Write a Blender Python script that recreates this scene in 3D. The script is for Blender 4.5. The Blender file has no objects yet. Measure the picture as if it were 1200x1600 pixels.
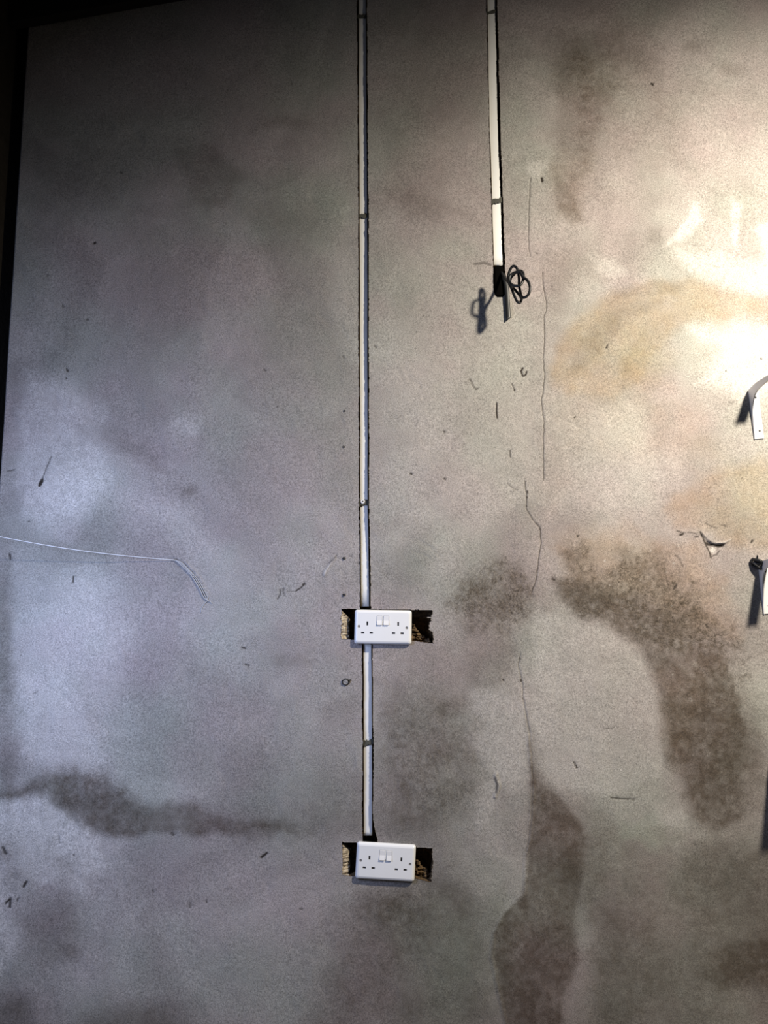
import bpy, bmesh, math
import numpy as np
from mathutils import Vector, Matrix

S = bpy.context.scene
COL = S.collection
rng = np.random.RandomState(7)

# ------------------------------------------------------------------ camera
CAM = (0.0, -2.0, 1.3)
PITCH = math.radians(7.0)
FPX = 1200.0
cd = bpy.data.cameras.new('camera')
cd.sensor_fit = 'VERTICAL'
cd.sensor_height = 24.0
cd.lens = 24.0 * FPX / 1600.0
cd.clip_start = 0.02
cam = bpy.data.objects.new('camera', cd)
COL.objects.link(cam)
cam.location = CAM
cam.rotation_euler = (math.pi / 2 + PITCH, 0, 0)
S.camera = cam

# ------------------------------------------------------------------ world, exposure, lights
S.view_settings.view_transform = 'Standard'
S.view_settings.look = 'None'
S.view_settings.gamma = 1.0
S.view_settings.exposure = 0.0
S.view_settings.use_curve_mapping = False
w = bpy.data.worlds.new('world')
S.world = w
w.use_nodes = True
w.node_tree.nodes['Background'].inputs[0].default_value = (0.80, 0.82, 0.90, 1)
w.node_tree.nodes['Background'].inputs[1].default_value = 0.016

def aim(o, target):
    o.rotation_euler = (Vector(target) - o.location).to_track_quat('-Z', 'Y').to_euler()

# warm shaded lamp hanging to the right, just out of the frame
ld = bpy.data.lights.new('warm_lamp', 'SPOT')
ld.energy = 234.0
ld.color = (1.0, 0.90, 0.74)
ld.spot_size = math.radians(166)
ld.spot_blend = 1.0
ld.shadow_soft_size = 0.05
lamp = bpy.data.objects.new('warm_lamp', ld)
COL.objects.link(lamp)
lamp.location = (1.22, -1.10, 2.50)
aim(lamp, (1.223, 0.0, 1.31))

# cool daylight from an opening low on the left
ad = bpy.data.lights.new('cool_daylight', 'AREA')
ad.shape = 'RECTANGLE'
ad.size = 0.4
ad.size_y = 0.5
ad.energy = 11.5
ad.color = (0.50, 0.62, 1.0)
day = bpy.data.objects.new('cool_daylight', ad)
COL.objects.link(day)
day.location = (-0.84, -0.85, 1.42)
aim(day, (-0.60, 0.0, 0.95))

# ------------------------------------------------------------------ measuring helpers
CP, SP = math.cos(PITCH), math.sin(PITCH)

def P3(u, v, y=0.0):
    """world point on the plane at depth y that was measured at (u, v) in the photograph"""
    a = (u - 600.0) / FPX
    b = (800.0 - v) / FPX
    dy = CP - b * SP
    dz = SP + b * CP
    t = (y - CAM[1]) / dy
    return (CAM[0] + a * t, y, CAM[2] + dz * t)

def proj(X, Z):
    dy = 2.0
    dz = Z - CAM[2]
    dep = dy * CP + dz * SP
    up = -dy * SP + dz * CP
    return 600.0 + FPX * X / dep, 800.0 - FPX * up / dep

# ------------------------------------------------------------------ noise
def vnoise(x, y, seed):
    r = np.random.RandomState(seed)
    N = 256
    g = r.rand(N, N).astype(np.float32)
    xi = np.floor(x).astype(np.int64)
    yi = np.floor(y).astype(np.int64)
    fx = (x - xi).astype(np.float32)
    fy = (y - yi).astype(np.float32)
    fx = fx * fx * fx * (fx * (fx * 6 - 15) + 10)
    fy = fy * fy * fy * (fy * (fy * 6 - 15) + 10)
    x0, x1, y0, y1 = xi % N, (xi + 1) % N, yi % N, (yi + 1) % N
    a = g[y0, x0] * (1 - fx) + g[y0, x1] * fx
    b = g[y1, x0] * (1 - fx) + g[y1, x1] * fx
    return (a * (1 - fy) + b * fy) * 2 - 1

def fbm(x, y, seed, octv=4, gain=0.5):
    s = 0
    a = 1.0
    t = 0
    for i in range(octv):
        s = s + a * vnoise(x, y, seed + i)
        t += a
        a *= gain
        x = x * 2.03 + 11.3
        y = y * 2.03 + 5.7
    return s / t

def smooth(a, b, x):
    t = np.clip((x - a) / (b - a), 0, 1)
    return t * t * (3 - 2 * t)

# ------------------------------------------------------------------ wall grid
def spans(items):
    out = []
    for a, b, s in items:
        n = max(1, int(round((b - a) / s)))
        out.append(np.linspace(a, b, n, endpoint=False))
    out.append(np.array([items[-1][1]]))
    return np.concatenate(out)

WL = -1.012          # left edge of the plastered wall
xs = spans([(WL, -0.128, 0.0032), (-0.128, 0.140, 0.0011), (0.140, 0.258, 0.0032), (0.258, 0.345, 0.0011),
            (0.345, 0.455, 0.0015), (0.455, 1.14, 0.0030), (1.14, 1.34, 0.006), (1.34, 2.2, 0.03)])
zs = spans([(0.0, 0.26, 0.02), (0.26, 0.60, 0.0026), (0.60, 0.74, 0.0015), (0.74, 1.20, 0.0026), (1.20, 1.31, 0.0013),
            (1.31, 3.06, 0.0026), (3.06, 3.40, 0.02)])
NX, NZ = len(xs), len(zs)
X, Z = np.meshgrid(xs, zs)
U, V = proj(X, Z)
SH = X.shape

damp_dim = np.zeros(SH, np.float32)
pale = np.zeros(SH, np.float32)
mould = np.zeros(SH, np.float32)
ochre = np.zeros(SH, np.float32)
pit = np.zeros(SH, np.float32)
green = np.zeros(SH, np.float32)
relief = np.zeros(SH, np.float32)      # positive = into the wall

WX = fbm(U / 34.0, V / 34.0, 41, 4)
WY = fbm(U / 34.0 + 50, V / 34.0 + 9, 47, 4)
WX2 = fbm(U / 9.0, V / 9.0, 51, 3)
WY2 = fbm(U / 9.0 + 31, V / 9.0 + 77, 57, 3)

def window(u0, u1, v0, v1):
    a = np.where((U.max(axis=0) >= u0) & (U.min(axis=0) <= u1))[0]
    b = np.where((V.min(axis=1) <= v1) & (V.max(axis=1) >= v0))[0]
    if len(a) == 0 or len(b) == 0:
        return None
    return (slice(b[0], b[-1] + 1), slice(a[0], a[-1] + 1))

def seg_dist(px, py, ax, ay, bx, by):
    dx, dy = bx - ax, by - ay
    L = dx * dx + dy * dy + 1e-9
    t = np.clip(((px - ax) * dx + (py - ay) * dy) / L, 0, 1)
    return np.hypot(px - ax - t * dx, py - ay - t * dy)

def poly(target, pts, strength, feather=12.0, warp=10.0, fine=2.0):
    pts = [(float(a), float(b)) for a, b in pts]
    m = feather + warp + fine + 2
    us = [p[0] for p in pts]
    vs = [p[1] for p in pts]
    wd = window(min(us) - m, max(us) + m, min(vs) - m, max(vs) + m)
    if wd is None:
        return
    x = U[wd] + WX[wd] * warp + WX2[wd] * fine
    y = V[wd] + WY[wd] * warp + WY2[wd] * fine
    d = np.full(x.shape, 1e9)
    inside = np.zeros(x.shape, bool)
    n = len(pts)
    for i in range(n):
        ax, ay = pts[i]
        bx, by = pts[(i + 1) % n]
        d = np.minimum(d, seg_dist(x, y, ax, ay, bx, by))
        c = ((ay > y) != (by > y))
        xi = (bx - ax) * (y - ay) / ((by - ay) if by != ay else 1e-9) + ax
        inside ^= (c & (x < xi))
    sd = np.where(inside, d, -d)
    mk = smooth(-feather, feather, sd) * strength
    target[wd] = target[wd] + mk * (1 - np.clip(target[wd], 0, 1)) if strength > 0 else np.clip(target[wd] + mk, 0, 1)

def ell(target, cx, cy, rx, ry, strength, feather=0.6, ang=0.0, warp=10.0, fine=2.0):
    m = max(rx, ry) * (1 + feather) + warp + 4
    wd = window(cx - m, cx + m, cy - m, cy + m)
    if wd is None:
        return
    x = U[wd] + WX[wd] * warp + WX2[wd] * fine - cx
    y = V[wd] + WY[wd] * warp + WY2[wd] * fine - cy
    c, s = math.cos(math.radians(ang)), math.sin(math.radians(ang))
    a = (x * c + y * s) / rx
    b = (-x * s + y * c) / ry
    r = np.hypot(a, b)
    mk = smooth(1 + feather, 1 - feather, r) * strength
    target[wd] = target[wd] + mk * (1 - np.clip(target[wd], 0, 1)) if strength > 0 else np.clip(target[wd] + mk, 0, 1)

def line(target, pts, width, strength, feather=0.8, wob=0.0, taper=False):
    us = [p[0] for p in pts]
    vs = [p[1] for p in pts]
    m = width + feather + wob + 3
    wd = window(min(us) - m, max(us) + m, min(vs) - m, max(vs) + m)
    if wd is None:
        return
    x = U[wd] + WX2[wd] * wob
    y = V[wd] + WY2[wd] * wob
    d = np.full(x.shape, 1e9)
    for i in range(len(pts) - 1):
        d = np.minimum(d, seg_dist(x, y, *pts[i], *pts[i + 1]))
    mk = smooth(width * 0.5 + feather, max(0.0, width * 0.5 - feather), d) * strength
    target[wd] = np.maximum(target[wd], mk) if strength > 0 else target[wd] + mk

#@@STAINS
# ---- damp, dark stains, and some broad dimming of the light put into the colour
poly(damp_dim, [(-30, 1232), (40, 1230), (90, 1205), (150, 1210), (180, 1232), (215, 1252), (280, 1256), (330, 1272), (390, 1285), (460, 1283),
            (460, 1296), (360, 1304), (300, 1300), (240, 1298), (215, 1305), (175, 1303), (130, 1282), (90, 1260), (60, 1243), (-30, 1250)], 0.62, 11, 12, 4)
poly(damp_dim, [(60, 1210), (170, 1208), (230, 1245), (230, 1296), (175, 1300), (120, 1270)], 0.22, 22, 14, 4)
poly(damp_dim, [(300, 1265), (560, 1278), (560, 1300), (420, 1310), (300, 1302)], 0.28, 24, 18, 3)
ell(damp_dim, 88, 1460, 52, 44, 0.34, 0.6)
ell(damp_dim, 112, 1490, 16, 12, 0.30, 0.7)
poly(damp_dim, [(85, 1335), (108, 1340), (115, 1420), (95, 1425)], 0.25, 14)
ell(damp_dim, 215, 1600, 75, 30, 0.55, 0.7)
ell(damp_dim, 15, 1590, 40, 30, 0.50, 0.7)
ell(damp_dim, 12, 1330, 16, 14, 0.35, 0.7)
ell(damp_dim, 30, 1375, 25, 18, 0.25, 0.7)
# tall stain right of centre, sharp left edge
poly(damp_dim, [(826, 1150), (833, 1215), (862, 1238), (900, 1275), (915, 1310), (912, 1370), (900, 1420), (895, 1450), (907, 1495), (895, 1530),
            (878, 1560), (876, 1625), (795, 1625), (776, 1545), (768, 1495), (773, 1450), (790, 1425), (820, 1395), (822, 1335), (830, 1300), (829, 1230)], 0.62, 6, 6, 2)
poly(damp_dim, [(775, 1455), (815, 1430), (878, 1440), (905, 1500), (870, 1540), (860, 1620), (800, 1620), (772, 1500)], 0.28, 10, 8, 3)
poly(damp_dim, [(826, 1130), (850, 1160), (840, 1250), (822, 1240)], 0.25, 16)
poly(damp_dim, [(700, 1400), (785, 1390), (790, 1425), (760, 1455), (720, 1430)], 0.20, 24)
# the arc
poly(damp_dim, [(862, 905), (905, 902), (955, 915), (1000, 935), (1060, 965), (1105, 995), (1145, 1050), (1160, 1110), (1165, 1190), (1155, 1270), (1120, 1300),
            (1085, 1275), (1062, 1220), (1042, 1180), (1036, 1110), (1024, 1060), (1005, 1018), (965, 985), (915, 960), (870, 940)], 0.60, 13, 10, 3)
poly(damp_dim, [(1045, 1060), (1120, 1050), (1150, 1110), (1150, 1230), (1100, 1280), (1060, 1200)], 0.20, 26, 18)
poly(damp_dim, [(930, 860), (1000, 850), (1060, 900), (1060, 985), (970, 965), (900, 930)], 0.22, 26, 20, 4)
ell(damp_dim, 1125, 1040, 14, 10, 0.5, 0.6)
ell(damp_dim, 1145, 1280, 12, 10, 0.5, 0.7)
poly(damp_dim, [(1290, 1440), (1160, 1468), (1112, 1498), (1098, 1525), (1120, 1548), (1170, 1540), (1290, 1518)], 0.58, 20, 12, 3)
poly(damp_dim, [(950, 1430), (1010, 1425), (1060, 1480), (1040, 1610), (900, 1610), (930, 1520)], 0.22, 30, 16)
poly(damp_dim, [(1040, 1330), (1290, 1350), (1290, 1460), (1120, 1470), (1060, 1430)], 0.20, 36, 18)
ell(damp_dim, 942, 1512, 6, 12, 0.3, 0.7)
ell(damp_dim, 922, 1318, 14, 5, 0.4, 0.6)
ell(damp_dim, 1040, 1300, 28, 8, 0.2, 0.8)
ell(damp_dim, 620, 1435, 60, 46, 0.34, 0.7)
ell(damp_dim, 560, 1250, 90, 50, 0.15, 0.8)
poly(damp_dim, [(600, 1060), (690, 1090), (745, 1140), (740, 1220), (700, 1300), (600, 1290)], 0.34, 26, 18, 4)
poly(damp_dim, [(720, 980), (810, 970), (800, 1040), (770, 1078), (728, 1070)], 0.30, 14, 10, 3)
ell(damp_dim, 700, 1105, 26, 14, 0.25, 0.7)
# upper right
poly(damp_dim, [(868, 190), (862, 290), (876, 325), (893, 352), (914, 346), (902, 312), (900, 285), (918, 270), (935, 200), (960, 130), (900, 60), (862, 90)], 0.36, 12, 8, 2)
poly(damp_dim, [(866, 275), (880, 280), (900, 318), (912, 345), (890, 352), (870, 322)], 0.22, 5, 4, 1)
ell(damp_dim, 1022, 366, 10, 10, 0.35, 0.8)
poly(damp_dim, [(900, 0), (1060, 0), (1010, 100), (960, 170), (900, 190), (870, 120)], 0.25, 40, 20)
ell(damp_dim, 1085, 70, 16, 10, 0.3, 0.8)
ell(damp_dim, 1140, 108, 18, 10, 0.3, 0.8)
poly(damp_dim, [(600, 290), (660, 300), (740, 340), (760, 350), (700, 335), (640, 345)], 0.28, 14, 10)
poly(damp_dim, [(600, 0), (760, 0), (755, 150), (700, 300), (590, 320)], 0.20, 40, 30)
poly(damp_dim, [(880, 370), (990, 355), (1030, 375), (1000, 420), (890, 440), (860, 500), (850, 440)], 0.20, 22, 14)
# left half
poly(damp_dim, [(275, 235), (330, 220), (380, 280), (350, 325), (325, 335), (300, 300), (280, 262)], 0.26, 10, 8, 2)
ell(damp_dim, 445, 190, 30, 12, 0.28, 0.7)
ell(damp_dim, 440, 340, 50, 40, 0.16, 0.8)
poly(damp_dim, [(110, 665), (160, 662), (220, 690), (260, 740), (240, 740), (200, 705), (150, 690)], 0.22, 12, 8)
ell(damp_dim, 170, 830, 70, 40, 0.20, 0.8)
ell(damp_dim, 290, 768, 14, 8, 0.35, 0.8)
poly(damp_dim, [(200, 1050), (300, 1010), (420, 1110), (400, 1260), (260, 1250), (180, 1200)], 0.16, 40, 30)
ell(damp_dim, 455, 1030, 28, 10, 0.25, 0.8)
ell(damp_dim, 530, 1110, 30, 20, 0.18, 0.8)
ell(damp_dim, 110, 260, 80, 60, 0.15, 0.8)
ell(damp_dim, 6, 1000, 14, 130, 0.45, 0.8)
ell(damp_dim, 12, 1200, 14, 60, 0.4, 0.7)
poly(damp_dim, [(905, 1300), (1030, 1320), (1130, 1300), (1310, 1330), (1310, 1625), (890, 1625), (930, 1500), (920, 1400)], 0.46, 40, 26, 4)  # stained corner, darkened further in colour so the lamp reads weaker here
poly(damp_dim, [(560, 1380), (700, 1370), (770, 1460), (780, 1625), (480, 1625), (520, 1480)], 0.48, 40, 26, 4)  # light falloff towards the bottom, painted as darker plaster
poly(damp_dim, [(875, 60), (1000, 40), (1090, 150), (1080, 260), (1010, 330), (930, 350), (880, 330)], 0.34, 46, 26, 5)  # brownish cement, plus painted dimming where the lamp is too strong
poly(damp_dim, [(620, 990), (700, 1000), (760, 1200), (740, 1400), (600, 1420), (590, 1200)], 0.22, 36, 26, 4)
poly(damp_dim, [(1100, 150), (1180, 140), (1310, 200), (1310, 300), (1150, 330), (1080, 300)], 0.20, 40, 20, 4)  # pinkish-brown plaster, toned down in colour against the lamp's overexposure
poly(damp_dim, [(1040, 960), (1100, 960), (1150, 1020), (1185, 1100), (1195, 1200), (1180, 1260), (1120, 1290), (1060, 1230), (1050, 1100)], 0.30, 24, 18, 8)
poly(damp_dim, [(860, 905), (950, 915), (1060, 975), (1040, 1010), (960, 975), (880, 945)], 0.30, 9, 10, 5)
poly(damp_dim, [(835, 1170), (870, 1232), (950, 1275), (960, 1330), (930, 1400), (900, 1420), (860, 1300)], 0.26, 20, 10, 3)
poly(damp_dim, [(826, 1160), (850, 1215), (905, 1290), (905, 1500), (880, 1620), (795, 1620), (770, 1490), (776, 1450), (820, 1395), (824, 1300)], 0.26, 7, 6, 2)
poly(damp_dim, [(1110, 1490), (1170, 1470), (1310, 1450), (1310, 1520), (1150, 1540), (1110, 1530)], 0.30, 20, 10, 3)
poly(damp_dim, [(715, 930), (760, 890), (810, 890), (825, 940), (800, 980), (740, 985)], 0.24, 16, 12, 6)
poly(damp_dim, [(90, 1210), (200, 1245), (230, 1290), (180, 1300), (110, 1265)], 0.2, 14, 12, 5)
poly(damp_dim, [(350, 1180), (560, 1180), (600, 1320), (380, 1320)], 0.14, 40, 20, 4)
poly(mould, [(1030, 880), (1075, 905), (1110, 960), (1150, 1000), (1175, 1060), (1140, 1050), (1090, 1010), (1040, 985), (1000, 950)], 0.60, 20, 26, 14)
poly(damp_dim, [(1060, 980), (1130, 1000), (1165, 1080), (1190, 1160), (1190, 1260), (1150, 1290), (1120, 1200), (1080, 1100)], 0.30, 22, 26, 12)
poly(damp_dim, [(960, 850), (1040, 860), (1080, 930), (1100, 985), (1040, 980), (960, 930)], 0.24, 18, 24, 12)
for (a, b, c, d, s_) in ((900, 870, 22, 16, .4), (985, 880, 20, 12, .35), (1015, 905, 26, 14, .4), (1065, 955, 20, 10, .35), (1130, 1075, 18, 14, .35), (930, 935, 26, 10, .35),
                         (745, 915, 16, 12, .35), (790, 905, 20, 12, .35), (775, 955, 22, 14, .35), (1100, 1230, 26, 20, .3), (1075, 1150, 20, 26, .3)):
    ell(damp_dim, a, b, c, d, s_, 0.7, 30, 16, 9)
# ---- paler plaster
poly(pale, [(45, 575), (120, 600), (165, 650), (158, 700), (170, 770), (120, 800), (40, 800), (25, 680)], 0.42, 18, 14, 2)
poly(pale, [(60, 740), (150, 730), (140, 800), (110, 850), (70, 840), (40, 800)], 0.22, 14, 12, 2)
poly(pale, [(22, 900), (150, 890), (200, 960), (180, 1050), (60, 1080), (14, 1000)], 0.22, 34, 24, 3)
poly(pale, [(-30, 1255), (60, 1248), (105, 1268), (150, 1300), (160, 1350), (130, 1400), (60, 1380), (20, 1420), (40, 1470), (-30, 1560)], 0.46, 16, 14, 5)
poly(pale, [(-30, 1258), (60, 1250), (105, 1270), (140, 1300), (110, 1330), (-30, 1330)], 0.25, 8, 8, 4)
poly(pale, [(120, 1300), (200, 1320), (220, 1420), (140, 1440)], 0.20, 26, 16, 4)
poly(pale, [(20, 1060), (100, 1050), (140, 1120), (160, 1190), (90, 1195), (30, 1180)], 0.30, 16, 14, 4)
poly(pale, [(130, 1430), (210, 1430), (210, 1560), (110, 1560), (90, 1530)], 0.16, 26, 20)
poly(pale, [(835, 955), (895, 968), (955, 992), (1002, 1030), (1022, 1080), (1030, 1160), (1036, 1185), (1030, 1215), (960, 1240), (870, 1235), (838, 1200), (832, 1130)], 0.26, 8, 6, 2)
poly(pale, [(1052, 368), (1075, 340), (1082, 312), (1094, 318), (1095, 345), (1072, 370), (1040, 382)], 0.42, 6, 4, 3)
poly(pale, [(1140, 308), (1158, 318), (1152, 385), (1146, 380)], 0.40, 5, 3, 2)
poly(pale, [(925, 402), (960, 408), (978, 425), (960, 434), (935, 425)], 0.38, 9, 6, 3)
poly(pale, [(1055, 385), (1120, 395), (1150, 410), (1290, 405), (1290, 470), (1150, 455), (1090, 430), (1055, 400)], 0.28, 12, 8, 3)
poly(pale, [(1180, 200), (1310, 160), (1310, 330), (1190, 300), (1165, 260)], 0.16, 16, 12, 4)
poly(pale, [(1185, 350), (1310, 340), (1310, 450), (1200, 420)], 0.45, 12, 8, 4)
ell(pale, 962, 288, 22, 14, 0.25, 0.7)
ell(pale, 838, 262, 14, 12, 0.30, 0.7, 40)
poly(pale, [(730, 1085), (780, 1075), (825, 1110), (830, 1180), (800, 1240), (760, 1200), (735, 1140)], 0.24, 14, 10)
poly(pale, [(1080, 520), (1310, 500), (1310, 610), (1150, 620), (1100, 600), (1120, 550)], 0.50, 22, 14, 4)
poly(pale, [(850, 640), (1000, 650), (1060, 720), (1000, 790), (880, 790)], 0.18, 30, 20)
poly(pale, [(590, 520), (830, 500), (840, 700), (760, 820), (600, 820)], 0.14, 40, 30)
poly(pale, [(740, 1230), (778, 1218), (778, 1250), (760, 1290), (745, 1300)], 0.22, 6, 6, 3)
poly(pale, [(1030, 1260), (1070, 1262), (1075, 1290), (1020, 1300)], 0.2, 12, 8)
ell(pale, 1068, 1162, 9, 8, 0.35, 0.6)
ell(pale, 290, 665, 22, 14, 0.22, 0.7, -20)
poly(pale, [(880, 250), (1020, 230), (1060, 290), (960, 330), (920, 300)], 0.12, 24, 16)
for (a, b, c, d, s_) in ((1075, 1050, 22, 5, .35), (1100, 1085, 30, 5, .3), (1088, 1040, 6, 5, .5), (1110, 1062, 18, 3, .3)):
    ell(pale, a, b, c, d, s_, 0.6, 40, 6, 4)
# ---- ochre (rusty yellow) seepage
poly(ochre, [(862, 605), (868, 540), (905, 490), (960, 455), (1020, 438), (1090, 440), (1150, 458), (1290, 488), (1290, 512), (1170, 498), (1110, 500),
             (1060, 512), (1030, 545), (1010, 590), (960, 620), (900, 620)], 0.55, 12, 8, 3)
poly(damp_dim, [(930, 500), (980, 478), (1035, 468), (1020, 482), (985, 500), (970, 515), (940, 545), (900, 590), (880, 600), (900, 550)], 0.22, 8, 6, 3)
poly(damp_dim, [(960, 455), (1020, 438), (1090, 440), (1060, 455), (1000, 462), (955, 475)], 0.18, 6, 5, 3)
ell(ochre, 1010, 570, 40, 34, 0.45, 0.7, -30)
poly(ochre, [(880, 620), (1000, 600), (1100, 640), (1140, 720), (1000, 720), (890, 700)], 0.22, 30, 20)
poly(ochre, [(1040, 790), (1090, 745), (1180, 720), (1310, 730), (1310, 860), (1150, 860), (1110, 830), (1060, 820)], 0.50, 16, 12, 3)
poly(ochre, [(870, 840), (960, 830), (1080, 850), (1130, 900), (1150, 1000), (1080, 980), (1000, 940), (890, 920)], 0.45, 22, 16, 4)
poly(ochre, [(1030, 1040), (1100, 1060), (1060, 1200), (1035, 1150)], 0.28, 18, 10)
poly(ochre, [(855, 620), (900, 650), (900, 760), (860, 800)], 0.16, 22, 10)
poly(ochre, [(850, 250), (930, 240), (900, 350), (870, 340)], 0.15, 20, 10)
# ---- mould and rough dark bloom
poly(mould, [(705, 945), (728, 905), (765, 880), (805, 878), (820, 900), (832, 930), (825, 962), (800, 985), (760, 990), (715, 975)], 0.85, 16, 14, 6)
ell(damp_dim, 770, 935, 62, 48, 0.26, 0.7)
poly(mould, [(865, 905), (905, 905), (960, 880), (985, 855), (1030, 860), (1060, 895), (1055, 925), (1085, 965), (1130, 985), (1150, 1050),
             (1100, 1010), (1030, 1010), (965, 985), (900, 955)], 0.80, 14, 14, 6)
ell(mould, 905, 870, 24, 30, 0.55, 0.6)
poly(mould, [(1045, 1030), (1110, 1010), (1150, 1050), (1160, 1130), (1150, 1280), (1090, 1280), (1050, 1200)], 0.30, 20, 16, 5)
poly(mould, [(60, 1200), (160, 1200), (200, 1230), (190, 1260), (120, 1250), (60, 1235)], 0.32, 12, 12, 5)
poly(mould, [(0, 1300), (40, 1300), (45, 1400), (0, 1430)], 0.35, 16, 14, 5)
poly(mould, [(600, 1100), (740, 1140), (720, 1260), (620, 1280)], 0.32, 30, 20, 5)
# ---- greenish / pinkish casts
for (a, b, c, d, s_) in ((700, 1500, 90, 120, .5), (770, 620, 60, 120, .4), (480, 330, 70, 60, .4), (460, 110, 60, 90, .3), (1010, 1300, 50, 16, .5),
                         (460, 1150, 70, 60, .25), (1010, 560, 50, 30, .3), (960, 1020, 60, 40, .2), (640, 870, 40, 80, .2), (330, 1200, 120, 90, .2)):
    ell(green, a, b, c, d, s_, 0.8, 0, 30, 3)

mm1 = fbm(X * 26, Z * 26, 301, 4, .6)
mm2 = fbm(X * 80, Z * 80, 311, 3, .6)
edge = np.clip(mould * (1 + .9 * mm1 + 1.0 * mm2), 0, 1)
damp_dim = damp_dim * (1 - .42 * np.clip(mould, 0, 1) + .25 * edge)
mould = edge
damp_dim = np.clip(damp_dim * (1.10 + .22 * mm1 + .30 * mm2) + .06 * np.clip(mm1, 0, 1), 0, 1)
ochre = np.clip(ochre * (1 + .5 * mm1), 0, 1)
pale = np.clip(pale * (1 + .5 * mm2 + .25 * mm1), 0, 1)
pit_scale = 1.35
# ---- hairline cracks
cr1 = [(829, 276), (827, 330), (826, 372), (828, 400)]
cr2 = [(848, 425), (849, 445), (855, 478), (850, 495), (851, 530), (849, 560), (851, 590), (847, 625), (850, 660), (849, 705), (850, 750)]
cr3 = [(820, 752), (823, 775), (822, 795), (831, 810), (844, 824), (845, 850), (841, 880), (837, 910), (830, 925)]
cr4 = [(813, 1022), (810, 1040), (815, 1060), (817, 1085), (822, 1115), (828, 1150)]
cr5 = [(828, 1150), (833, 1200), (829, 1290), (822, 1330)]
for c_, s_, w_ in ((cr1, 0.55, 1.0), (cr2, 0.62, 1.2), (cr3, 0.7, 1.3), (cr4, 0.34, 1.6), (cr5, 0.22, 1.2)):
    line(pit, c_, w_, s_, 0.7, 1.2)
    line(relief, c_, 2.0, 0.0012, 1.4, 1.2)
line(damp_dim, [(822, 1120), (833, 1200), (829, 1290)], 6, 0.25, 4, 2)
for (a, b, r, s_) in ((824, 768, 2.2, .8), (823, 776, 2.4, .8), (822, 790, 2.0, .8), (812, 1028, 2.5, .7), (814, 1062, 3.2, .7), (817, 1090, 2.2, .6), (843, 826, 1.8, .6)):
    line(pit, [(a, b), (a + .6, b + 2)], r, s_, 0.9, 1)

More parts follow.
